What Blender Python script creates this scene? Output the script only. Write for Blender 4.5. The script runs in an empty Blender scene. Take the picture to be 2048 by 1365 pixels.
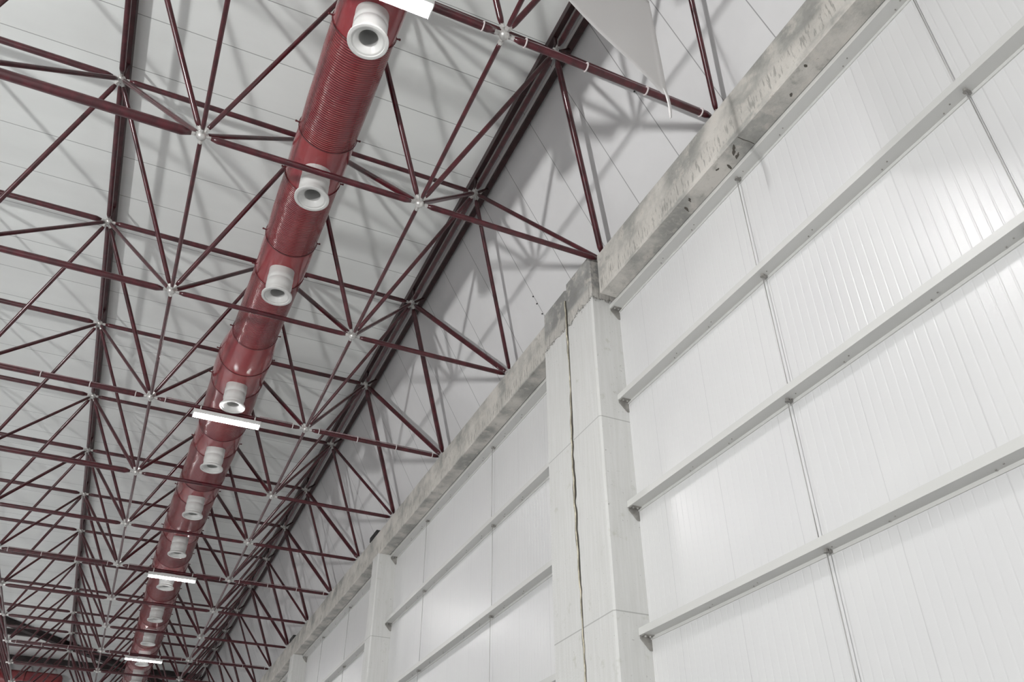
import bpy, bmesh, math, random
from mathutils import Vector, Matrix, noise
random.seed(7)
S = bpy.context.scene
COL = S.collection
PI = math.pi

# ------------------------------------------------------------------ camera
FPX = 1679.64
CAM = Vector((-4.907, -4.818, -8.197))
CR = Matrix(((0.911285, -0.411771, -0.001997), (-0.240264, -0.535652, 0.809537), (0.334413, 0.737240, 0.587065)))
cd = bpy.data.cameras.new('camera')
cam = bpy.data.objects.new('camera', cd)
COL.objects.link(cam)
cd.sensor_width = 36.0
cd.lens = 36.0 * FPX / 2048
cd.clip_end = 200
m3 = Matrix((CR[0], CR[1], -CR[2])).transposed()
cam.matrix_world = Matrix.Translation(CAM) @ m3.to_4x4()
S.camera = cam


def seen(p):
    """pixel position and distance of a world point in the photograph's frame"""
    d = CR @ (Vector(p) - CAM)
    if d.z < 0.2:
        return None
    return 1024 + FPX * d.x / d.z, 682.5 - FPX * d.y / d.z, d.z


# ------------------------------------------------------------------ world, exposure, lamps off the frame
S.view_settings.view_transform = 'Standard'
S.view_settings.look = 'None'
S.view_settings.exposure = -0.05
S.view_settings.gamma = 1.0
S.view_settings.use_curve_mapping = False
w = bpy.data.worlds.new('hall_air')
S.world = w
w.use_nodes = True
w.node_tree.nodes['Background'].inputs[0].default_value = (0.9, 0.95, 1.0, 1)
w.node_tree.nodes['Background'].inputs[1].default_value = 0.05

LAMP_W = 120.0        # watts of one ceiling lamp
LAMP_EMIT = 210.0
FLOOD_W = 3700.0


def area(name, loc, sx, sy, power, target=None, color=(1.0, 0.99, 0.985), shape='RECTANGLE', spread=PI):
    l = bpy.data.lights.new(name, 'AREA')
    l.shape = shape
    l.size = sx
    l.size_y = sy
    l.energy = power
    l.spread = spread
    l.color = color
    o = bpy.data.objects.new(name, l)
    COL.objects.link(o)
    o.location = loc
    if target is not None:
        o.rotation_euler = (Vector(target) - Vector(loc)).to_track_quat('-Z', 'Y').to_euler()
    return o


# other rows of linear ceiling lamps, the two nearest added to brighten the roof
for lx in (-9.8, -15.4, -21.0):
    for ly in (-11.5, -6.5, 0.2, 9.6, 18.5, 27.0, 35.4):
        area('unseen_lamp_light', (lx, ly, -0.31), 1.14, 0.18, LAMP_W * (0.7 if ly < 0 else 1.0 + max(0.0, ly - 9) / 8), spread=math.radians(95))
area('unseen_lamp_light', (-4.17, -8.8, -0.31), 1.14, 0.18, LAMP_W, spread=math.radians(95))
# floodlight on a low mast at the far side of the hall, aimed at the eaves
area('floodlight', (-20.0, -8.2, -7.7), 0.75, 0.75, FLOOD_W, (-0.5, 6.0, 1.2), (1.0, 0.995, 0.99), 'SQUARE')

# ------------------------------------------------------------------ materials


def new_mat(name):
    m = bpy.data.materials.new(name)
    m.use_nodes = True
    nt = m.node_tree
    return m, nt, nt.nodes['Principled BSDF']


def N(nt, t, **kw):
    n = nt.nodes.new(t)
    for k, v in kw.items():
        setattr(n, k, v)
    return n


def mth(nt, op, a, b=None, c=None):
    n = N(nt, 'ShaderNodeMath', operation=op)
    for i, v in enumerate((a, b, c)):
        if v is None:
            continue
        if isinstance(v, (int, float)):
            n.inputs[i].default_value = v
        else:
            nt.links.new(v, n.inputs[i])
    return n.outputs[0]


def maprange(nt, v, a, b, c=0.0, d=1.0, smooth=True):
    n = N(nt, 'ShaderNodeMapRange')
    if smooth:
        n.interpolation_type = 'SMOOTHSTEP'
    nt.links.new(v, n.inputs[0])
    for i, x in enumerate((a, b, c, d)):
        n.inputs[i + 1].default_value = x
    return n.outputs[0]


def mixc(nt, f, a, b):
    n = N(nt, 'ShaderNodeMix', data_type='RGBA')
    for sock, v in ((n.inputs['Factor'], f), (n.inputs[6], a), (n.inputs[7], b)):
        if isinstance(v, (int, float)):
            sock.default_value = v
        elif isinstance(v, tuple):
            sock.default_value = (*v, 1.0)
        else:
            nt.links.new(v, sock)
    return n.outputs[2]


def position(nt):
    g = N(nt, 'ShaderNodeNewGeometry')
    s = N(nt, 'ShaderNodeSeparateXYZ')
    nt.links.new(g.outputs['Position'], s.inputs[0])
    return g.outputs['Position'], s.outputs[0], s.outputs[1], s.outputs[2]


def noise_tex(nt, vec, scale, detail=4.0, rough=0.55, stretch=None):
    if stretch is not None:
        mp = N(nt, 'ShaderNodeMapping')
        mp.inputs['Scale'].default_value = stretch
        nt.links.new(vec, mp.inputs[0])
        vec = mp.outputs[0]
    n = N(nt, 'ShaderNodeTexNoise')
    n.inputs['Scale'].default_value = scale
    n.inputs['Detail'].default_value = detail
    n.inputs['Roughness'].default_value = rough
    nt.links.new(vec, n.inputs['Vector'])
    return n.outputs['Fac']


def bump(nt, bsdf, h, dist, strength=1.0):
    b = N(nt, 'ShaderNodeBump')
    b.inputs['Strength'].default_value = strength
    b.inputs['Distance'].default_value = dist
    nt.links.new(h, b.inputs['Height'])
    nt.links.new(b.outputs[0], bsdf.inputs['Normal'])


def near_line(nt, v, period, offset, half, soft):
    """1 on the lines v = offset + k period, 0 away from them"""
    d = mth(nt, 'PINGPONG', mth(nt, 'SUBTRACT', v, offset - 100 * period), period / 2)
    return maprange(nt, d, half, half + soft, 1.0, 0.0)


def plain(name, col, rough=0.5, metal=0.0, spec=0.5, coat=0.0, mottled=0.0):
    m, nt, b = new_mat(name)
    b.inputs['Base Color'].default_value = (*col, 1)
    b.inputs['Roughness'].default_value = rough
    b.inputs['Metallic'].default_value = metal
    b.inputs['Specular IOR Level'].default_value = spec
    b.inputs['Coat Weight'].default_value = coat
    b.inputs['Coat Roughness'].default_value = 0.15
    if mottled:
        p, x, y, z = position(nt)
        f = noise_tex(nt, p, 9.0, 5.0)
        nt.links.new(mixc(nt, maprange(nt, f, 0.35, 0.7), tuple(c * (1 - mottled) for c in col), tuple(min(1, c * (1 + mottled)) for c in col)), b.inputs['Base Color'])
    return m


M = {}
M['red'] = plain('red_bar_paint', (0.064, 0.0068, 0.0115), 0.3, coat=0.4, mottled=0.3)
M['dark_red'] = plain('dark_purlin_paint', (0.034, 0.008, 0.0095), 0.45, mottled=0.3)
M['zinc'] = plain('galvanised_steel', (0.62, 0.61, 0.59), 0.38, 0.55, mottled=0.25)
M['rail'] = plain('white_rail_paint', (0.60, 0.60, 0.58), 0.42)
M['bracket'] = plain('dull_steel_bracket', (0.30, 0.29, 0.27), 0.55, 0.2, mottled=0.2)
M['rod'] = plain('steel_rod', (0.42, 0.41, 0.40), 0.4, 0.3)
M['black'] = plain('black_rubber', (0.025, 0.024, 0.024), 0.6)
M['white_plastic'] = plain('white_plastic', (0.60, 0.60, 0.585), 0.32)
M['inner'] = plain('grey_nozzle_throat', (0.42, 0.42, 0.41), 0.5)
M['tie'] = plain('white_cable_tie', (0.72, 0.66, 0.66), 0.4)
M['cable'] = plain('grey_cable', (0.33, 0.22, 0.23), 0.5)
M['housing'] = plain('lamp_housing', (0.62, 0.62, 0.61), 0.4)
M['dark_steel'] = plain('dark_steel_beam', (0.022, 0.013, 0.013), 0.5, mottled=0.3)
M['lip'] = plain('pale_strip', (0.66, 0.65, 0.63), 0.4)
M['floor'] = plain('grey_floor', (0.315, 0.315, 0.32), 0.45, mottled=0.05)
M['hall_wall'] = plain('pale_hall_wall', (0.74, 0.75, 0.75), 0.5)
M['foam'] = plain('crusty_joint_foam', (0.60, 0.56, 0.44), 0.8, mottled=0.3)
M['crack'] = plain('open_dark_crack', (0.10, 0.09, 0.075), 0.9)

# lamp diffuser
m, nt, b = new_mat('lit_diffuser')
b.inputs['Base Color'].default_value = (0.9, 0.9, 0.9, 1)
b.inputs['Emission Color'].default_value = (1.0, 0.99, 0.985, 1)
b.inputs['Emission Strength'].default_value = LAMP_EMIT
M['diffuser'] = m

# red duct fabric, ribbed and smooth
for nm, ribs in (('duct_ribbed', True), ('duct_smooth', False)):
    m, nt, b = new_mat('red_' + nm)
    p, x, y, z = position(nt)
    f = noise_tex(nt, p, 1.6, 3.0, 0.5)
    nt.links.new(mixc(nt, maprange(nt, f, 0.3, 0.75), (0.235, 0.031, 0.040), (0.30, 0.043, 0.046)), b.inputs['Base Color'])
    b.inputs['Roughness'].default_value = 0.17
    b.inputs['Specular IOR Level'].default_value = 0.6
    b.inputs['Coat Weight'].default_value = 0.35
    b.inputs['Coat Roughness'].default_value = 0.2
    wr = mth(nt, 'MULTIPLY', noise_tex(nt, p, 5.0, 3.0, 0.5, (1.0, 0.55, 1.0)), 2.5)
    if ribs:
        wob = mth(nt, 'MULTIPLY', noise_tex(nt, p, 2.5, 2.0), 0.02)
        s = mth(nt, 'SINE', mth(nt, 'MULTIPLY', mth(nt, 'ADD', y, wob), 2 * PI / 0.034))
        h = mth(nt, 'ADD', mth(nt, 'MULTIPLY', s, 2.0), wr)
    else:
        h = wr
    bump(nt, b, h, 0.0045)
    M[nm] = m
M['band'] = plain('dark_red_seam', (0.09, 0.008, 0.012), 0.5)

# wall cladding: white metal sandwich panels, fine vertical ribs, a joint every metre
m, nt, b = new_mat('white_ribbed_cladding')
p, x, y, z = position(nt)
rib = near_line(nt, y, 0.1, 0.03, 0.002, 0.010)
joint = near_line(nt, y, 1.0, 0.53, 0.003, 0.004)
f = noise_tex(nt, p, 0.6, 3.0)
base = mixc(nt, maprange(nt, f, 0.3, 0.7), (0.655, 0.655, 0.655), (0.685, 0.685, 0.68))
nt.links.new(mixc(nt, mth(nt, 'MULTIPLY', joint, 0.22), base, (0.3, 0.3, 0.3)), b.inputs['Base Color'])
b.inputs['Roughness'].default_value = 0.33
b.inputs['Specular IOR Level'].default_value = 0.65
wv = noise_tex(nt, p, 3.0, 2.0, 0.5, (1, 1, 0.15))
h = mth(nt, 'ADD', mth(nt, 'MULTIPLY', mth(nt, 'MAXIMUM', rib, joint), -1.0), mth(nt, 'MULTIPLY', wv, 1.0))
bump(nt, b, h, 0.0016)
M['cladding'] = m

# roof and eaves panels: joint lines across the hall
for nm, col, off, rough in (('roof_panel', (0.84, 0.865, 0.845), 0.845, 0.30), ('eaves_panel', (0.74, 0.74, 0.74), 0.165, 0.32)):
    m, nt, b = new_mat('white_' + nm)
    p, x, y, z = position(nt)
    j = near_line(nt, y, 0.985, off, 0.004, 0.005)
    f = noise_tex(nt, p, 0.8, 4.0, 0.6, (0.35, 1.0, 1.0))
    base = mixc(nt, maprange(nt, f, 0.3, 0.72), tuple(c * 0.96 for c in col), tuple(c * 1.03 for c in col))
    nt.links.new(mixc(nt, mth(nt, 'MULTIPLY', j, 0.65), base, (0.12, 0.12, 0.12)), b.inputs['Base Color'])
    b.inputs['Roughness'].default_value = rough
    hn = noise_tex(nt, p, 2.2, 2.0, 0.5, (0.25, 1.0, 1.0))
    bump(nt, b, hn, 0.006)
    M[nm] = m

# concrete: raw grey cast beam above a ragged line, smoother lighter skim below
for key, mname, ragged in (('concrete', 'column_concrete', True), ('beam_concrete', 'raw_beam_concrete', False)):
    m, nt, b = new_mat(mname)
    p, x, y, z = position(nt)
    big = noise_tex(nt, p, 1.4, 6.0, 0.6)
    mid = noise_tex(nt, p, 6.0, 6.0, 0.65)
    fine = noise_tex(nt, p, 42.0, 5.0, 0.6)
    streak = noise_tex(nt, p, 9.0, 5.0, 0.6, (3.0, 3.0, 0.16))
    drip = noise_tex(nt, p, 26.0, 4.0, 0.65, (1.0, 1.0, 0.14))
    rag = mth(nt, 'ADD', z, mth(nt, 'MULTIPLY', mth(nt, 'SUBTRACT', noise_tex(nt, p, 4.5, 8.0, 0.7), 0.5), 0.42))
    raw = maprange(nt, rag, -0.80, -0.775) if ragged else maprange(nt, z, -20.0, -19.0)
    c_raw = mixc(nt, maprange(nt, big, 0.34, 0.66), (0.31, 0.31, 0.29), (0.64, 0.615, 0.57)) if not ragged else mixc(nt, maprange(nt, big, 0.34, 0.66), (0.26, 0.26, 0.25), (0.46, 0.455, 0.435))
    c_raw = mixc(nt, mth(nt, 'MULTIPLY', maprange(nt, mid, 0.50, 0.68), 0.55), c_raw, (0.66, 0.62, 0.565))
    c_raw = mixc(nt, mth(nt, 'MULTIPLY', maprange(nt, mid, 0.44, 0.30), 0.5), c_raw, (0.24, 0.24, 0.21))
    band = mth(nt, 'MULTIPLY', maprange(nt, z, -0.52, -0.62), maprange(nt, z, -0.845, -0.80))
    c_raw = mixc(nt, mth(nt, 'MULTIPLY', band, 0.6), c_raw, (0.60, 0.575, 0.53))
    c_raw = mixc(nt, mth(nt, 'MULTIPLY', mth(nt, 'MULTIPLY', band, maprange(nt, drip, 0.53, 0.60)), 0.6), c_raw, (0.22, 0.215, 0.195))
    c_fin = mixc(nt, maprange(nt, streak, 0.3, 0.7), (0.60, 0.60, 0.58), (0.645, 0.645, 0.63))
    c_fin = mixc(nt, mth(nt, 'MULTIPLY', maprange(nt, mid, 0.6, 0.74), 0.45), c_fin, (0.44, 0.445, 0.375))
    pits = maprange(nt, noise_tex(nt, p, 30.0, 2.0), 0.71, 0.75)
    c_fin = mixc(nt, mth(nt, 'MULTIPLY', pits, 0.6), c_fin, (0.22, 0.22, 0.2))
    lift = near_line(nt, z, 2.48, -2.70, 0.004, 0.006)
    c_fin = mixc(nt, mth(nt, 'MULTIPLY', lift, 0.5), c_fin, (0.2, 0.2, 0.19))
    col = mixc(nt, raw, c_fin, c_raw)
    edge = mth(nt, 'MULTIPLY', maprange(nt, rag, -0.83, -0.79), maprange(nt, rag, -0.745, -0.785)) if ragged else mth(nt, 'MULTIPLY', maprange(nt, mid, 0.66, 0.70), 0.6)
    col = mixc(nt, mth(nt, 'MULTIPLY', edge, mth(nt, 'MULTIPLY', maprange(nt, fine, 0.47, 0.55), 0.8)), col, (0.15, 0.145, 0.13))
    nt.links.new(col, b.inputs['Base Color'])
    b.inputs['Roughness'].default_value = 0.78
    b.inputs['Specular IOR Level'].default_value = 0.3
    hh = mth(nt, 'ADD', mth(nt, 'MULTIPLY', mth(nt, 'ADD', mid, mth(nt, 'MULTIPLY', drip, band)), mth(nt, 'ADD', mth(nt, 'MULTIPLY', raw, 0.8), 0.2)), mth(nt, 'MULTIPLY', fine, 0.3))
    bump(nt, b, hh, 0.014, 0.8)
    M[key] = m

# banner cloth
m, nt, b = new_mat('white_banner_cloth')
b.inputs['Base Color'].default_value = (0.74, 0.72, 0.71, 1)
b.inputs['Roughness'].default_value = 0.75
p, x, y, z = position(nt)
bump(nt, b, noise_tex(nt, p, 160.0, 2.0), 0.001, 0.4)
M['cloth'] = m

# ------------------------------------------------------------------ helpers


class MB:
    """collects shapes in world space, then links them as ONE mesh object"""

    def __init__(self):
        self.bm = bmesh.new()
        self.mi = 0

    def _fin(self, verts, smooth):
        fs = {f for v in verts for f in v.link_faces}
        for f in fs:
            f.material_index = self.mi
            f.smooth = smooth

    def box(self, x0, x1, y0, y1, z0, z1, bevel=0.0):
        r = bmesh.ops.create_cube(self.bm, size=1.0)
        for v in r['verts']:
            v.co = Vector(((x0 + x1) / 2 + v.co.x * (x1 - x0), (y0 + y1) / 2 + v.co.y * (y1 - y0), (z0 + z1) / 2 + v.co.z * (z1 - z0)))
        vs = r['verts']
        if bevel:
            es = list({e for v in vs for e in v.link_edges})
            rr = bmesh.ops.bevel(self.bm, geom=es, offset=bevel, segments=2, affect='EDGES', profile=0.5)
            vs = rr['verts']
        self._fin(vs, False)
        return self

    def loft(self, rings, smooth=True, cap=True):
        """rings: lists of equal numbers of points"""
        vv = [[self.bm.verts.new(p) for p in r] for r in rings]
        n = len(vv[0])
        for a, b_ in zip(vv[:-1], vv[1:]):
            for i in range(n):
                f = self.bm.faces.new((a[i], a[(i + 1) % n], b_[(i + 1) % n], b_[i]))
                f.material_index = self.mi
                f.smooth = smooth
        if cap:
            for r, rev in ((vv[0], True), (vv[-1], False)):
                f = self.bm.faces.new(list(reversed(r)) if rev else r)
                f.material_index = self.mi
        return self

    def tube(self, p, q, prof, seg=12, smooth=True, cap=True):
        """prof: (t along p-q in metres, radius) pairs; or one radius"""
        p, q = Vector(p), Vector(q)
        d = q - p
        L = d.length
        d.normalize()
        u = d.orthogonal().normalized()
        v = d.cross(u)
        if isinstance(prof, (int, float)):
            prof = [(0, prof), (L, prof)]
        rings = [[p + d * t + (u * math.cos(2 * PI * i / seg) + v * math.sin(2 * PI * i / seg)) * r for i in range(seg)] for t, r in prof]
        return self.loft(rings, smooth, cap)

    def ball(self, c, r, sub=2):
        rr = bmesh.ops.create_icosphere(self.bm, subdivisions=sub, radius=r, matrix=Matrix.Translation(c))
        self._fin(rr['verts'], True)
        return self

    def lathe(self, c, prof, seg=32, axis='z', flip=False):
        """prof: (radius, height) pairs around a vertical axis through c; closed by its ends"""
        c = Vector(c)
        rings = [[c + Vector((r * math.cos(2 * PI * i / seg), r * math.sin(2 * PI * i / seg), h)) for i in range(seg)] for r, h in prof]
        return self.loft(rings, True, False)

    def prism(self, pts, y0, y1):
        """closed xz outline swept along y"""
        return self.loft([[Vector((x, y0, z)) for x, z in pts], [Vector((x, y1, z)) for x, z in pts]], False, True)

    def mesh(self, name, mats, origin=(0, 0, 0)):
        bmesh.ops.translate(self.bm, verts=self.bm.verts, vec=-Vector(origin))
        bmesh.ops.recalc_face_normals(self.bm, faces=self.bm.faces)
        me = bpy.data.meshes.new(name)
        self.bm.to_mesh(me)
        self.bm.free()
        for mm in (mats if isinstance(mats, (list, tuple)) else [mats]):
            me.materials.append(M[mm])
        return me

    def build(self, name, mats, parent=None, origin=None):
        """parent None: top-level with its own origin; else the mesh is put into its root's space"""
        org = origin if origin is not None else (root_of(parent)['_o'] if parent is not None else (0, 0, 0))
        o = bpy.data.objects.new(name, self.mesh(name, mats, org))
        COL.objects.link(o)
        if parent is not None:
            o.parent = parent
        else:
            o.location = org
            ORG[o.name] = tuple(org)
        return o


ORG = {}


def root_of(o):
    while o.parent is not None:
        o = o.parent
    return {'_o': ORG[o.name]}


def empty(name, loc):
    o = bpy.data.objects.new(name, None)
    COL.objects.link(o)
    o.location = loc
    o.empty_display_size = 0.2
    ORG[o.name] = tuple(loc)
    return o


def tag(o, label, cat, group=None, kind=None):
    o['label'] = label
    o['category'] = cat
    if group:
        o['group'] = group
    if kind:
        o['kind'] = kind
    return o


def struct(o):
    o['kind'] = 'structure'
    return o


# ------------------------------------------------------------------ the setting
FLOOR = -9.8
YN, YF = -14.0, 41.0
XL = -27.0
XP = 0.345                      # face of the wall cladding
ROOF = 2.75
struct(MB().box(XL, XP + 0.2, YN, YF, FLOOR - 0.2, FLOOR).build('floor', 'floor'))
struct(MB().box(XL, -1.06, YN, YF, ROOF, ROOF + 0.1).build('ceiling', 'roof_panel'))
struct(MB().box(XP, XP + 0.1, YN, YF, FLOOR, 0.10).build('wall_right', 'cladding'))
ev = MB()
ev.prism([(XP, 0.10), (-1.102, ROOF), (-1.102 + 0.11, ROOF + 0.06), (XP + 0.11, 0.16)], YN, YF)
struct(ev.build('wall_upper_right', 'eaves_panel'))
struct(MB().box(XL, XP, YF, YF + 0.1, FLOOR, ROOF).build('wall_back', 'hall_wall'))
struct(MB().box(XL, XP, YN - 0.1, YN, FLOOR, ROOF).build('wall_front', 'hall_wall'))
struct(MB().box(XL - 0.1, XL, YN, YF, FLOOR, ROOF).build('wall_left', 'hall_wall'))

# ------------------------------------------------------------------ concrete columns and ring beams
XC = -0.10                      # column face
XB = -0.075                     # beam face
XBK = 0.182                     # back of the beam


def chamfer_column(y0, y1, z1):
    c = 0.025
    mb = MB()
    out = [(XC + c, y0), (XC, y0 + c), (XC, y1 - c), (XC + c, y1), (XP, y1), (XP, y0)]
    mb.loft([[Vector((x, y, z)) for x, y in out] for z in (FLOOR, -5.0, -2.0, -0.84, z1)], False, True)
    return mb


cols = [
    (3.09, 3.815, -0.02, 'concrete column at the joint, its right half, with bare side face towards the white wall'),
    (3.835, 4.57, -0.09, 'concrete column left of the crusty vertical crack, in the double column'),
    (13.21, 13.66, -0.235, 'slim concrete column, next one along the wall beyond the cracked double column'),
    (22.08, 22.50, -0.235, 'small distant concrete column near the bottom edge, third along the wall'),
    (31.0, 31.45, -0.235, 'farthest concrete column, behind the small distant one'),
]
col_objs = []
for y0, y1, z1, lab in cols:
    far = y0 > 5
    o = chamfer_column(y0, y1, -0.842 if far else z1).build('concrete_column', 'concrete', None, (0.12, (y0 + y1) / 2, FLOOR))
    tag(o, lab, 'column', 'concrete columns along the wall')
    col_objs.append(o)
# crusty filler running down the joint between the two halves
mb = MB()
mb.mi = 0
z = -0.30
yy = 3.825
pts = []
while z > FLOOR + 0.1:
    yy = 3.825 + 0.05 * (noise.noise(Vector((0.3, 1.7, z * 0.9)))) + 0.022 * noise.noise(Vector((4.1, 2.2, z * 6)))
    wd = 0.007 + 0.011 * max(0.0, 0.5 + noise.noise(Vector((9.0, 3.0, z * 2.3))))
    pts.append((yy, z, wd))
    z -= 0.035
rings = [[Vector((XC + 0.01, y - w_, z_)), Vector((XC - 0.006 - w_ * 0.6, y - w_ * 0.3, z_)), Vector((XC - 0.005, y + w_, z_)), Vector((XC + 0.01, y + w_, z_))] for y, z_, w_ in pts]
mb.loft(rings, False, True)
mb.mi = 1
for side in (-1, 1):
    rr = []
    for y, z_, w_ in pts:
        e = (0.004 + 0.016 * max(0, noise.noise(Vector((side * 5.0, 8.0, z_ * 3.1)))) ** 0.8)
        yc = y + side * (w_ + e * 0.5)
        rr.append([Vector((XC + 0.01, yc - e, z_)), Vector((XC - 0.0025, yc - e, z_)), Vector((XC - 0.0025, yc + e, z_)), Vector((XC + 0.01, yc + e, z_))])
    mb.loft(rr, False, True)
o = mb.build('joint_filler', ['foam', 'crack'], col_objs[0])
o['label'] = 'crusty yellowish filler with dark crack'

mb = MB()
mb.loft([[Vector((x_, yy, z_ + 0.018 * (yy - 2.885))) for x_, z_ in ((XB, -0.835), (XB, -0.162), (XB + 0.01, -0.152), (XBK, -0.152), (XBK, -0.845), (XB + 0.01, -0.845))] for yy in (-8.0, 2.885)], False, True)
o = mb.build('concrete_beam', 'beam_concrete', None, (0.13, -2.5, -0.84))
tag(o, 'stained concrete ring beam at the upper right, ending at the dark joint gap', 'beam', 'concrete ring beams')
o = MB().box(XB, XBK, 4.572, YF, -0.842, -0.235, 0.012).build('concrete_beam', 'beam_concrete', None, (0.13, 22.0, -0.84))
tag(o, 'long concrete ring beam running away from the cracked column into the distance', 'beam', 'concrete ring beams')

rb = [o_ for o_ in COL.objects if o_.name.startswith('concrete_beam')][0]
rg = random.Random(5)
for (gx, gy, ln, ang) in ((0.02, -0.02, 0.17, 0.9), (0.11, 0.03, 0.10, 1.2), (0.13, 0.21, 0.09, 0.4), (0.03, 0.30, 0.05, 1.9), (0.08, 1.0, 0.09, 0.5), (0.10, -0.9, 0.05, 1.0), (0.02, 0.85, 0.07, 0.7), (0.0, -1.25, 0.04, 0.2)):
    zb = -0.845 + 0.018 * (gy - 2.885)
    up, lo = [], []
    for k in range(7):
        t = k / 6
        wd = (0.004 + 0.012 * math.sin(PI * t)) * rg.uniform(0.6, 1.4)
        cx, cy = gx + ln * (t - 0.5) * math.cos(ang) + rg.uniform(-0.006, 0.006), gy + ln * (t - 0.5) * math.sin(ang)
        up.append((cx - wd * math.sin(ang), cy + wd * math.cos(ang)))
        lo.append((cx + wd * math.sin(ang), cy - wd * math.cos(ang)))
    ring_ = up + lo[::-1]
    MB().loft([[Vector((x_, y_, zz)) for x_, y_ in ring_] for zz in (zb - 0.0025, zb + 0.004)], False, True).build('concrete_gouge', 'crack', rb)
zb = -0.845 + 0.018 * (-0.19 - 2.885)
MB().loft([[Vector((x_, y_, zz)) for x_, y_ in ((XB + 0.02, -0.19), (0.03, -0.184), (0.09, -0.192), (XBK - 0.01, -0.186), (XBK - 0.01, -0.196), (0.09, -0.200), (0.03, -0.193), (XB + 0.02, -0.198))] for zz in (zb - 0.002, zb + 0.004)], False, True).build('pour_joint', 'crack', rb)

# black bearing blocks seen on top of the beam beside the far columns
for yb_, lab in ((13.9, 'black bearing block on the beam above the slim second column'), (22.9, 'black bearing block on the beam above the small third column')):
    o = MB().box(-0.09, 0.02, yb_ - 0.28, yb_ + 0.28, -0.235, -0.10, 0.02).build('bearing_block', 'black', None, (0, yb_, -0.235))
    tag(o, lab, 'block', 'bearing blocks on the ring beam')

# ------------------------------------------------------------------ white wall rails and sag rods
BAYS = [(-8.0, 3.088, [0.25, -2.36], 'right of the cracked double column'),
        (4.572, 13.208, [7.42, 10.90], 'between cracked column and slim column'),
        (13.662, 22.078, [16.93, 19.78], 'beyond the slim second column'),
        (22.502, 30.998, [25.2, 28.0], 'beyond the small distant third column')]
LEVELS = [-0.893, -2.405, -3.915, -5.425]
LNAME = ['topmost', 'second', 'third', 'fourth']
NEED = [4, 4, 2, 1]
XR = 0.19


def lean(y):
    """the near bay's beam and rails dip a little towards the right"""
    return 0.019 * min(0.0, y - 3.09)


for bi, (ya, yb_, rods, where) in enumerate(BAYS):
    for li in range(NEED[bi]):
        z0 = LEVELS[li]
        root = empty('wall_rail', (0.27, (ya + yb_) / 2, z0))
        tag(root, f'white steel wall rail, {LNAME[li]} from the top, {where}' if li else f'topmost white steel wall rail, {where}', 'rail', 'horizontal steel rails on the white wall')
        mb = MB()
        t = 0.006
        h = 0.08 if li else 0.065
        # Z-section: front flange up, level web, back flange turned down against the cladding
        rings = []
        for yy in (ya, yb_):
            zz = z0 + lean(yy)
            rings.append([Vector((x_, yy, zz + z_)) for x_, z_ in
                          ((XR, 0), (XP - 0.012, 0), (XP - 0.012, -0.032), (XP, -0.032), (XP, t), (XR + t, t), (XR + t, h), (XR, h))])
        mb.loft(rings, False, True)
        mb.build('rail_channel', 'rail', root)
        for ye, s in ((yb_, -1), (ya, 1)):
            if seen((XR, ye, z0)) is None:
                continue
            br = MB()
            ye2 = ye + s * 0.03
            # cleat: bolted foot under the channel; triangular plate stands for shade on the column
            br.loft([[Vector((XR + 0.012, y, z0 - 0.001)), Vector((XP, y, z0 - 0.001)), Vector((XP, y, z0 - 0.15)), Vector((XP - 0.03, y, z0 - 0.15)), Vector((XR + 0.012, y, z0 - 0.03))] for y in (min(ye, ye + s * 0.012), max(ye, ye + s * 0.012))], False, True)
            br.box(XR + 0.02, XP - 0.005, min(ye, ye + s * 0.09), max(ye, ye + s * 0.09), z0 - 0.010, z0)
            b_ = br.build('rail_bracket_and_shade', 'bracket', root)
            for xx in (XR + 0.05, XR + 0.11):
                bo = MB()
                bo.tube((xx, ye + s * 0.055, z0 - 0.010), (xx, ye + s * 0.055, z0 - 0.024), 0.011, 6, False)
                bo.build('bracket_bolt', 'zinc', b_)
        # dark fixing screws in the underside, in pairs
        k = 0
        yy = yb_ - 1.15
        while yy > ya + 0.3 and k < 9:
            for dy, dx in ((0, 0.115), (0.09, 0.085)):
                sc = MB()
                sc.tube((XR + dx, yy - dy, z0 - 0.007 + lean(yy)), (XR + dx, yy - dy, z0 + 0.002 + lean(yy)), 0.0075, 6, False)
                sc.build('fixing_screw', 'bracket', root)
            yy -= 0.985 if k % 2 else 0.7
            k += 1
    for li in range(NEED[bi]):
        z0 = LEVELS[li]
        z1 = LEVELS[li + 1] if li < 3 else -6.935
        for ri, ry in enumerate(rods):
            y_ = ry + (0.025 if li % 2 == 0 else -0.025)
            root = empty('sag_rod', (0.265, y_, z1))
            side = ('left-hand one' if abs(ry - (3.09 if bi == 0 else ya)) < abs(rods[1 - ri] - (3.09 if bi == 0 else ya)) else 'right-hand one') if bi == 0 else ('right-hand one' if ri == 0 else 'left-hand one')
            tag(root, f'sag rod under the {LNAME[li]} rail, {side}, {where}', 'rod', 'sag rods between the wall rails')
            MB().tube((0.265, y_, z1 + lean(y_) + 0.002), (0.265, y_, z0 + lean(y_) + 0.012), 0.0052, 8).build('rod_bar', 'rod', root)
            nu = MB()
            dr = -lean(y_)
            nu.tube((0.265, y_, z0 - 0.030 - dr), (0.265, y_, z0 + 0.001 - dr), 0.018, 6, False)
            nu.tube((0.265, y_, z0 - 0.034 - dr), (0.265, y_, z0 - 0.030 - dr), 0.026, 10, False)
            nu.box(0.285, 0.315, y_ - 0.012, y_ + 0.012, z0 - 0.03 - dr, z0 + 0.004 - dr)
            nu.build('rod_nut', 'bracket', root)

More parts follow.
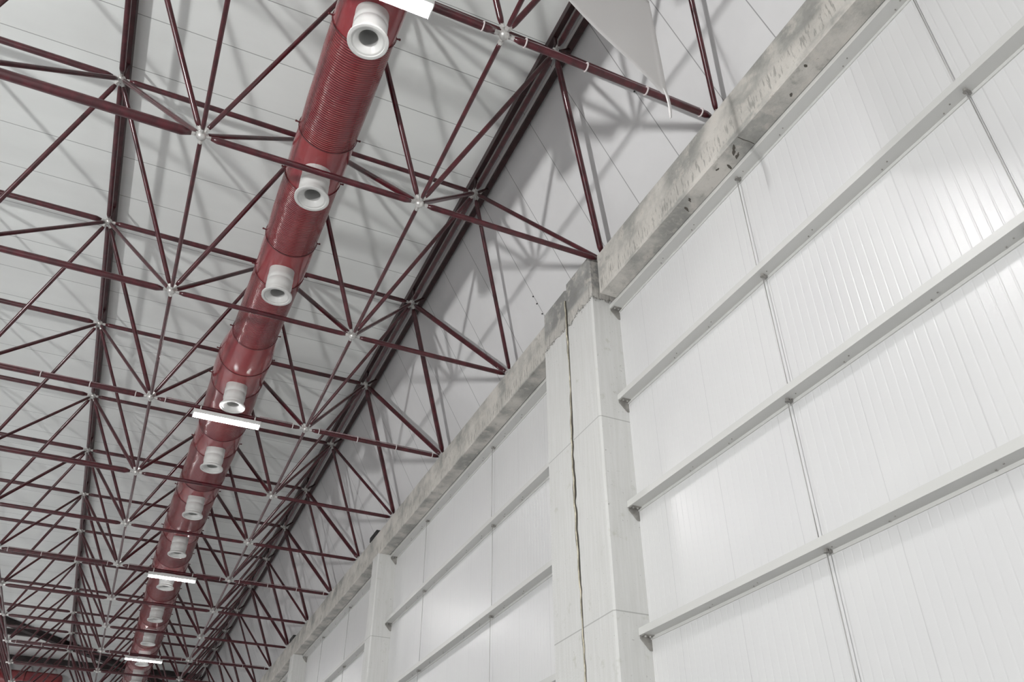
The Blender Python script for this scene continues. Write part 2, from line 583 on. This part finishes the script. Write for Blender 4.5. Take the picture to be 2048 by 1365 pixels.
# ------------------------------------------------------------------ space frame
YB = [-5.44, -2.62, 0.19, 3.0, 6.286, 9.594, 12.82, 15.706, 18.522, 21.351, 24.139, 27.0, 29.775, 32.553, 35.392, 38.2]
R0 = 2                                                    # index of the row that carries the nearest lamp
XBN = [0.10 - 2.82 * k for k in range(4)]
XTN = [-1.31 - 2.82 * k for k in range(4)]
ZB, ZT = -0.10, 2.25
YT = [(a + b_) / 2 for a, b_ in zip(YB[:-1], YB[1:])] + [39.6]
frame = empty('space_frame', (XBN[1], YB[R0], ZB))
tag(frame, 'dark red tubular space frame of bars and silver ball nodes under the white roof', 'roof frame')
FO = Vector(frame.location)


def B(i, j):
    return Vector((XBN[i], YB[j], ZB))


def T(i, j):
    return Vector((XTN[i], YT[j], ZT))


bar_cache = {}


def bar_mesh(L, r):
    key = (round(L, 3), round(r, 4))
    if key not in bar_cache:
        mb = MB()
        e = 0.115
        tp = min(0.11, r * 1.7)
        rs = 0.020 + r * 0.12
        mb.tube((0, 0, 0), (0, 0, L), [(e, rs), (e + tp, r * 0.97), (e + tp + 0.015, r), (L - e - tp - 0.015, r), (L - e - tp, r * 0.97), (L - e, rs)], 14)
        bar_cache[key] = mb.mesh('bar', ['red'])
    return bar_cache[key]


jobs = {}


def bar(kind, p, q, r):
    mid = (p + q) / 2
    best = None
    for t in (0.1, 0.3, 0.5, 0.7, 0.9):
        s = seen(p.lerp(q, t))
        if s and -60 < s[0] < 2108 and -60 < s[1] < 1425:
            best = s[2] if best is None else min(best, s[2])
    jobs.setdefault(kind, []).append((best if best is not None else 1000 + (mid - CAM).length, p, q, r))


rng = random.Random(3)
nB, nT = len(YB), len(YT)
thick = {(2, 3): 0.064, (2, 6): 0.058, (2, 4): 0.050, (1, 3): 0.043, (2, 9): 0.05}
for j in range(nB):
    for i in range(3):
        r = thick.get((i, j), 0.046 if i == 2 else rng.choice((0.038, 0.042, 0.044)))
        if i == 0:
            r = 0.040
        bar('bottom_cross_bar', B(i + 1, j), B(i, j), r)
for j in range(nT):
    for i in range(3):
        bar('top_cross_bar', T(i + 1, j), T(i, j), 0.050 if i == 2 else rng.choice((0.038, 0.042, 0.046)))
for i in range(1, 4):
    for j in range(nB - 1):
        bar('bottom_long_bar', B(i, j), B(i, j + 1), 0.028)
for i in range(4):
    for j in range(nT - 1):
        bar('top_long_bar', T(i, j), T(i, j + 1), 0.042)
for i in range(4):
    for j in range(nT):
        for bi_ in (i, i + 1):
            if bi_ > 3:
                continue
            for bj in (j, j + 1):
                if bj >= nB:
                    continue
                r = rng.choice((0.030, 0.033, 0.036, 0.036))
                if bi_ == 0:
                    r = rng.choice((0.034, 0.048)) if j != 2 else 0.046
                if i == 1 and bi_ == 1 and bj == j:
                    r = 0.040
                bar('diagonal_bar', B(bi_, bj), T(i, j), r)


def place_bar(kind, p, q, r, mesh=None):
    o = bpy.data.objects.new(kind, mesh or bar_mesh((q - p).length, r))
    COL.objects.link(o)
    o.parent = frame
    o.location = p - FO
    o.rotation_mode = 'QUATERNION'
    o.rotation_quaternion = (q - p).to_track_quat('Z', 'Y')
    return o


CAP = 100
for kind, lst in jobs.items():
    lst.sort(key=lambda a: a[0])
    for a in lst[:CAP]:
        place_bar(kind, *a[1:])
    rest = lst[CAP:]
    if rest:
        mb = MB()
        e = 0.115
        for _, p, q, r in rest:
            L = (q - p).length
            tp = min(0.11, r * 1.7)
            mb.tube(p, q, [(e, 0.022), (e + tp, r), (L - e - tp, r), (L - e, 0.022)], 10)
        o = mb.build(kind + '_remainder', 'red', frame)
        o.name = 'distant_' + kind + 's'
        o['kind'] = 'stuff'


def node_mesh(dirs, r=0.062):
    mb = MB()
    mb.ball((0, 0, 0), r, 2)
    for d in dirs:
        d = Vector(d).normalized()
        mb.tube(d * (r * 0.85), d * 0.125, [(0, 0.019), (0.022, 0.019), (0.022, 0.027), (0.125 - r * 0.85, 0.027)], 6, False)
    return mb.mesh('node', ['zinc'])


a_, b2, h_ = 1.41, 1.42, ZT - ZB
full_b = node_mesh([(1, 0, 0), (-1, 0, 0), (0, 1, 0), (0, -1, 0), (a_, b2, h_), (-a_, b2, h_), (a_, -b2, h_), (-a_, -b2, h_)])
full_t = node_mesh([(1, 0, 0), (-1, 0, 0), (0, 1, 0), (0, -1, 0), (a_, b2, -h_), (-a_, b2, -h_), (a_, -b2, -h_), (-a_, -b2, -h_)])
edge_b = node_mesh([(-1, 0, 0), (-a_, b2, h_), (-a_, -b2, h_)])
edge_t = node_mesh([(-1, 0, 0), (0, 1, 0), (0, -1, 0), (a_, b2, -h_), (-a_, b2, -h_), (a_, -b2, -h_), (-a_, -b2, -h_)])
for i in range(4):
    for j in range(nB):
        o = bpy.data.objects.new('bottom_node', edge_b if i == 0 else full_b)
        COL.objects.link(o)
        o.parent = frame
        o.location = B(i, j) - FO
for i in range(4):
    for j in range(nT):
        o = bpy.data.objects.new('top_node', edge_t if i == 0 else full_t)
        COL.objects.link(o)
        o.parent = frame
        o.location = T(i, j) - FO
# black feet that carry the edge nodes on the ring beam
for j in range(nB):
    y = YB[j]
    zt = -0.152 + 0.018 * (y - 2.885) if y < 2.9 else (-0.3 if y < 3.05 else -0.235)
    mb = MB()
    mb.tube((XBN[0], y, zt), (XBN[0], y, ZB - 0.03), 0.035 if y != 3.0 else 0.05, 10)
    if y != 3.0:
        mb.box(XBN[0] - 0.08, XBN[0] + 0.08, y - 0.08, y + 0.08, zt, zt + 0.02)
    mb.build('bearing_foot', 'black', frame)

# ------------------------------------------------------------------ purlins
for xc, lab, posts in ((XTN[0] + 0.02, 'dark red roof purlin above the right-hand line of top nodes', 0),
                       (XTN[1], 'dark red roof purlin hidden above the red duct', 1),
                       (XTN[2], 'dark red roof purlin above the left-hand line of top nodes', 2),
                       (XTN[3], 'dark red roof purlin at the left edge of the picture', 3)):
    root = empty('roof_purlin', (xc, 13.5, 2.60))
    tag(root, lab, 'purlin', 'roof purlins')
    MB().box(xc - 0.04, xc + 0.04, -8.0, 37.3, 2.60, 2.75, 0.006).build('purlin_tube', 'dark_red', root)
    for j in range(nT - 1):
        y = YT[j]
        MB().tube((xc, y, ZT + 0.05), (xc, y, 2.61), 0.026, 10).build('purlin_post', 'dark_red', root)
root = empty('roof_purlin', (-1.06, 13.5, 2.44))
tag(root, 'dark red eaves purlin with pale edge strip along the top of the sloping white panel', 'purlin', 'roof purlins')
MB().box(-1.10, -1.015, -8.0, 40.6, 2.44, 2.57, 0.006).build('purlin_tube', 'dark_red', root)
MB().box(-1.135, -1.102, -8.0, 40.6, 2.50, 2.53).build('edge_strip', 'lip', root)  # narrow pale strip along the purlin's edge
for j in range(nT):
    MB().tube((XTN[0] + 0.05, YT[j], ZT + 0.03), (-1.06, YT[j], 2.46), 0.024, 8).build('purlin_arm', 'dark_red', root)

# ------------------------------------------------------------------ red fabric air duct
NOZ_Y = [0.85, 3.45, 5.70, 9.26, 11.92, 14.50, 17.08, 19.70, 22.75, 25.40, 28.05, 30.7, 33.4, 36.1]
NOZ_Y = [-4.6, -1.85] + NOZ_Y


def duct_x(y):
    pts_ = [(-9, -4.05), (3, -4.06), (6, -4.06), (9.3, -4.145), (12, -4.13), (14.8, -4.19), (17.3, -4.235), (20, -4.25), (23, -4.225), (26, -4.19), (28.5, -4.16), (41, -4.15)]
    for (a, xa), (b_, xb) in zip(pts_[:-1], pts_[1:]):
        if a <= y <= b_:
            t = (y - a) / (b_ - a)
            return xa + (xb - xa) * t
    return pts_[-1][1]


RY0, RY1 = 7.95, 8.65


def duct_rz(y):
    t = min(1.0, max(0.0, (y - RY0) / (RY1 - RY0)))
    return 0.385 + 0.085 * t, 0.70 + 0.045 * t


def duct_ring(y, grow=0.0, seg=48, lumps=0.0):
    r, zc = duct_rz(y)
    x = duct_x(y)
    out = []
    for k in range(seg):
        a = 2 * PI * k / seg
        rr = r + grow
        if lumps:
            rr += lumps * noise.noise(Vector((math.cos(a) * 2.2, y * 2.6, math.sin(a) * 2.2)))
        out.append(Vector((x + rr * math.cos(a), y, zc + rr * math.sin(a))))
    return out


duct = empty('air_duct', (-4.1, 0.0, 0.3))
tag(duct, 'long glossy red ribbed fabric air duct with white nozzles hung inside the roof frame', 'duct')
# cuts: a smooth piece at each nozzle, ribbed fabric between
cuts = []
prev = -7.0
for ny in NOZ_Y:
    cuts.append(('ribbed_section', prev, ny - 0.45))
    cuts.append(('smooth_section', ny - 0.45, ny + 0.42))
    prev = ny + 0.42
cuts.append(('ribbed_section', prev, 39.3))
new = []
for kind, a, b_ in cuts:
    if kind == 'ribbed_section' and a < RY0 < b_:
        new += [(kind, a, RY0), ('reducer', RY0, b_)]
    else:
        new.append((kind, a, b_))
for kind, a, b_ in new:
    if b_ - a < 0.02:
        continue
    n = max(3, int((b_ - a) / 0.12))
    far = a > 8.6
    rings = []
    for k in range(n + 1):
        t = k / n
        y = a + (b_ - a) * t
        rings.append(duct_ring(y, 0.006 * math.sin(PI * t) if kind != 'reducer' else 0.0, 48, 0.014 if far else 0.005))
    MB().loft(rings, True, False).build(kind, 'duct_ribbed' if kind == 'ribbed_section' else 'duct_smooth', duct)
    if a > -6.5:
        mb = MB()
        mb.loft([duct_ring(a - 0.006, 0.002), duct_ring(a - 0.005, 0.013), duct_ring(a + 0.005, 0.013), duct_ring(a + 0.006, 0.002)], True, False)
        mb.build('seam_ring', 'band', duct)
        # small hanging lugs on both flanks of the seam
        r, zc = duct_rz(a)
        for s in (-1, 1):
            lg = MB()
            x = duct_x(a)
            lg.tube((x + s * (r - 0.005), a, zc), (x + s * (r + 0.045), a, zc + 0.01), 0.011, 8)
            lg.ball((x + s * (r + 0.048), a, zc + 0.01), 0.017, 1)
            lg.build('hanging_lug', 'band', duct)
# end cap of the duct
r, zc = duct_rz(39.3)
MB().loft([duct_ring(39.3), duct_ring(39.36, -0.15), duct_ring(39.38, -0.44)], True, True).build('end_cap', 'duct_smooth', duct)


def nozzle_at(ny, first=[None]):
    r, zc = duct_rz(ny)
    x = duct_x(ny)
    if first[0] is None:
        mb = MB()
        R_ = 0.190
        mb.lathe((0, 0, 0), [(R_, 0.62), (R_, 0.37), (R_ + 0.004, 0.36), (R_ + 0.004, 0.30), (R_ - 0.004, 0.285), (R_ - 0.004, 0.265), (R_ + 0.004, 0.25), (R_ + 0.004, 0.17), (R_ - 0.006, 0.15), (R_ - 0.006, 0.10), (R_ - 0.002, 0.02), (R_ - 0.04, 0.02), (R_ - 0.04, 0.60)], 40)
        neck = mb.mesh('nozzle', ['white_plastic'])
        fl = MB()
        fl.lathe((0, 0, 0), [(R_ - 0.006, 0.055), (R_ + 0.010, 0.045), (0.222, 0.026), (0.2275, 0.022), (0.228, 0.020), (0.228, 0.000), (0.2275, -0.003), (0.224, -0.005), (0.222, -0.0055), (0.191, -0.0055), (0.189, -0.005), (0.1885, -0.004), (0.1885, 0.006), (0.187, 0.008), (0.185, 0.0085), (0.166, 0.0085), (0.164, 0.009), (0.161, 0.011), (0.113, 0.058), (0.110, 0.062), (0.108, 0.066), (0.107, 0.070)], 40)
        bell = fl.mesh('nozzle_bell', ['white_plastic'])
        th = MB()
        th.lathe((0, 0, 0), [(0.108, 0.068), (0.108, 0.30), (0.02, 0.305)], 32)
        thr = th.mesh('nozzle_throat', ['inner'])
        first[0] = (neck, bell, thr)
    no = bpy.data.objects.new('nozzle', first[0][0])
    be = bpy.data.objects.new('nozzle_bell', first[0][1])
    tr = bpy.data.objects.new('nozzle_throat', first[0][2])
    for o in (no, be, tr):
        COL.objects.link(o)
    no.parent = duct
    no.location = Vector((x, ny, -0.15)) - Vector(duct.location)
    be.parent = no
    tr.parent = no
    no['label'] = 'white plastic nozzle pointing down'


for ny in NOZ_Y:
    nozzle_at(ny)

# ------------------------------------------------------------------ linear ceiling lamps under the frame
LROWS = [(2, 'bright linear ceiling lamp at the top edge, nearest and partly cut off'),
         (5, 'lit linear ceiling lamp crossing under the red duct in mid picture'),
         (8, 'lit linear ceiling lamp below the duct, third from the top of the picture'),
         (11, 'smallest lit linear ceiling lamp, farthest along the duct at the bottom')]
for (j, lab) in LROWS:
    y = YB[j] + (0.0 if j > 2 else -0.04)
    xc = -4.17
    zt = ZB - 0.075
    root = empty('ceiling_lamp', (xc, y, zt - 0.12))
    tag(root, lab, 'lamp', 'linear ceiling lamps under the bottom bars')
    L = 1.18
    mb = MB()
    mb.box(xc - L / 2, xc + L / 2, y - 0.095, y + 0.095, zt - 0.095, zt - 0.01, 0.012)
    mb.build('lamp_housing', 'housing', root)
    MB().box(xc - L / 2 + 0.012, xc + L / 2 - 0.012, y - 0.085, y + 0.085, zt - 0.101, zt - 0.0955, 0.001).build('lamp_diffuser', 'diffuser', root)
    for s in (-1, 1):
        c = MB()
        c.box(xc + s * (L / 2 + 0.006) - 0.008, xc + s * (L / 2 + 0.006) + 0.008, y - 0.09, y + 0.09, zt - 0.11, zt - 0.005, 0.004)
        c.build('end_plate', 'housing', root)
        k = MB()
        xx = xc + s * (L / 2 - 0.10)
        k.tube((xx - 0.012, YB[j], ZB), (xx + 0.012, YB[j], ZB), [(0, 0.053), (0.024, 0.053)], 16)
        k.box(xx - 0.012, xx + 0.012, YB[j] - 0.03, YB[j] + 0.03, zt - 0.02, ZB - 0.035)
        k.build('hanging_clip', 'zinc', root)

# power cable with white ties along each bar that carries a lamp
for j, lab in ((2, 'thin power cable tied with white straps along the bar of the nearest lamp'),
               (5, 'thin power cable tied with white straps along the bar of the mid picture lamp'),
               (8, 'thin power cable tied with white straps along the bar of the third lamp'),
               (11, 'thin power cable tied with white straps along the bar of the farthest lamp')):
    root = empty('power_cable', (-2.7, YB[j], ZB + 0.05))
    tag(root, lab, 'cable', 'power cables along the lamp bars')
    for i in range(3):
        spans = [(XBN[i] - 0.25, XBN[i + 1] + 0.25)] if i != 1 else [(XBN[i] - 0.25, -3.60), (-4.76, XBN[i + 1] + 0.25)]
        for xa_, xb_ in spans:
            MB().tube((xa_, YB[j] - 0.008, ZB + 0.056), (xb_, YB[j] - 0.008, ZB + 0.056), 0.008, 6).build('cable_run', 'cable', root)
        for t in (0.09, 0.36, 0.64, 0.91):
            if abs(XBN[i] + (XBN[i + 1] - XBN[i]) * t + 4.17) < 0.7:
                continue
            xx = XBN[i] + (XBN[i + 1] - XBN[i]) * t
            MB().tube((xx - 0.007, YB[j], ZB + 0.004), (xx + 0.007, YB[j], ZB + 0.004), 0.058, 16).build('cable_tie', 'tie', root)

# ------------------------------------------------------------------ white banner hanging at the top edge
P0 = Vector((-1.50, -0.81, -1.70))
dirn = Vector((-1.30, -0.52, 0)).normalized()
nrm = Vector((-dirn.y, dirn.x, 0))
ban = empty('banner', P0)
tag(ban, 'plain white cloth banner hanging at the top edge with one drooping corner', 'banner')
W_, H_ = 2.0, 1.55
nu_, nv_ = 40, 20
bm = bmesh.new()
grid = []
for iv in range(nv_ + 1):
    row = []
    for iu in range(nu_ + 1):
        u, v = iu / nu_, iv / nv_
        p = P0 + dirn * (W_ * u) + Vector((0, 0, H_ * v))
        wave = 0.010 * math.sin(u * 9 + v * 1.5) * (1 - v)
        p += nrm * wave
        if u < 0.03:
            p += nrm * (0.03 * (1 - u / 0.03)) * (1 - v)
        row.append(bm.verts.new(p - P0))
    grid.append(row)
for iv in range(nv_):
    for iu in range(nu_):
        f = bm.faces.new((grid[iv][iu], grid[iv][iu + 1], grid[iv + 1][iu + 1], grid[iv + 1][iu]))
        f.smooth = True
me = bpy.data.meshes.new('banner_cloth')
bm.to_mesh(me)
bm.free()
me.materials.append(M['cloth'])
bc = bpy.data.objects.new('banner_cloth', me)
COL.objects.link(bc)
bc.parent = ban
md = bc.modifiers.new('thickness', 'SOLIDIFY')
md.thickness = 0.004
# hem tail at the drooping corner
mb = MB()
rings = []
for k in range(9):
    t = k / 8
    zz = 0.20 - 0.52 * t
    wdt = 0.045 * (1 - 0.75 * t ** 1.6) + 0.004
    c0 = P0 + Vector((0, 0, zz)) - dirn * 0.012 * math.sin(t * 3) + nrm * (0.03 * math.sin(t * 2.4))
    rings.append([c0 + dirn * wdt + nrm * 0.003, c0 + dirn * wdt - nrm * 0.003, c0 - nrm * 0.012, c0 + nrm * 0.012])
mb.loft(rings, True, True)
mb.build('banner_hem', 'cloth', ban)
mb = MB()
mb.tube(P0 + Vector((0, 0, H_)) + dirn * 0.01, P0 + Vector((0, 0, H_)) + dirn * W_, 0.012, 10)
mb.build('banner_pole', 'zinc', ban)
mb = MB()
pc = P0 + dirn * 1.3
t0 = (XBN[1] - P0.x) / dirn.x
a = P0 + dirn * t0
mb.tube((XBN[1], a.y, P0.z + H_), (XBN[1], a.y, ZB), 0.005, 6)
a2 = P0 + dirn * 0.05
mb.tube((a2.x, a2.y, P0.z + H_), (XTN[0], a2.y, ZT - 0.03), 0.005, 6)
mb.build('banner_cord', 'cable', ban)

# ------------------------------------------------------------------ far end of the hall
ZR = 2.62
o = MB().box(-27.0, -1.0, 40.42, 40.62, 2.52, 2.74, 0.01).build('steel_beam', 'dark_steel', None, (-10, 40.5, 2.5))
tag(o, 'dark steel beam lying level across the far end wall just under the roof', 'beam', 'dark steel beams at the far end')
mb = MB()
pa, pb = Vector((-10.6, 33.5, ZR - 0.05)), Vector((-4.45, 40.3, ZR - 0.05))
dd = (pb - pa).normalized()
nn = Vector((-dd.y, dd.x, 0))
mb.loft([[q + nn * s * 0.13 + Vector((0, 0, h)) for s, h in ((-1, -0.08), (1, -0.08), (1, 0.16), (-1, 0.16))] for q in (pa, pb)], False, True)
o = mb.build('steel_beam', 'dark_steel', None, tuple(pa))
tag(o, 'dark steel beam running diagonally under the roof at the far left', 'beam', 'dark steel beams at the far end')
o = MB().box(-14.0, -8.1, 36.24, 36.42, 2.54, 2.75, 0.01).build('steel_beam', 'dark_steel', None, (-10, 36.3, 2.5))
tag(o, 'short dark steel beam meeting the diagonal beam at the left edge', 'beam', 'dark steel beams at the far end')
mb = MB()
pa, pb = Vector((-4.6, 40.75, 2.62)), Vector((-0.6, 40.75, 1.75))
mb.loft([[q + Vector((0, s * 0.08, h)) for s, h in ((-1, -0.12), (1, -0.12), (1, 0.12), (-1, 0.12))] for q in (pa, pb)], False, True)
o = mb.build('steel_beam', 'dark_steel', None, tuple(pa))
tag(o, 'dark sloping steel brace on the far end wall behind the red duct', 'beam', 'dark steel beams at the far end')
# red duct lying across the far end
mb = MB()
rings = []
prof = [(-7.05, 0.05), (-7.06, 0.30), (-7.14, 0.41), (-7.30, 0.45)] + [(-7.3 - 0.6 * k, 0.45) for k in range(1, 14)]
for x, r in prof:
    rings.append([Vector((x, 40.3 + r * math.cos(2 * PI * k / 32), 1.62 + r * math.sin(2 * PI * k / 32))) for k in range(32)])
mb.loft(rings, True, True)
ed = empty('end_duct', (-10.0, 40.3, 1.17))
tag(ed, 'red cross duct lying along the far end wall in the bottom left corner', 'duct')
mb.build('duct_body', 'duct_smooth', ed)
for x in (-8.6, -11.2, -13.8):
    MB().tube((x, 40.3, 1.62 + 0.44), (x, 40.3, 2.75), 0.012, 6).build('duct_hanger', 'dark_steel', ed)
    MB().tube((x - 0.02, 40.3, 1.62), (x + 0.02, 40.3, 1.62), 0.456, 32).build('seam_ring', 'band', ed)

# tiny screws on the sloping panel joints
nslope = Vector((-2.65, 0, -1.447)).normalized()
for (y, zz) in ((1.16, 1.55), (1.155, 1.35), (5.10, 0.75), (5.105, 0.62), (5.11, 0.44), (-0.82, 1.5)):
    x = XP - (zz - 0.10) * (1.447 / 2.65)
    c = Vector((x, y, zz))
    o = MB().tube(c - nslope * 0.004, c + nslope * 0.012, 0.013, 8, False).build('panel_screw', 'black', bpy.data.objects['wall_upper_right'])

# floodlight body, standing on its mast across the hall
fl = empty('floodlight_mast', (-20.35, -8.2, FLOOR))
tag(fl, 'floodlight on a mast across the hall', 'floodlight')
MB().tube((-20.35, -8.2, FLOOR), (-20.35, -8.2, -7.2), 0.04, 12).build('mast_pole', 'dark_steel', fl)
MB().box(-20.32, -20.06, -8.5, -7.9, -7.95, -7.45, 0.02).build('floodlight_body', 'dark_steel', fl)
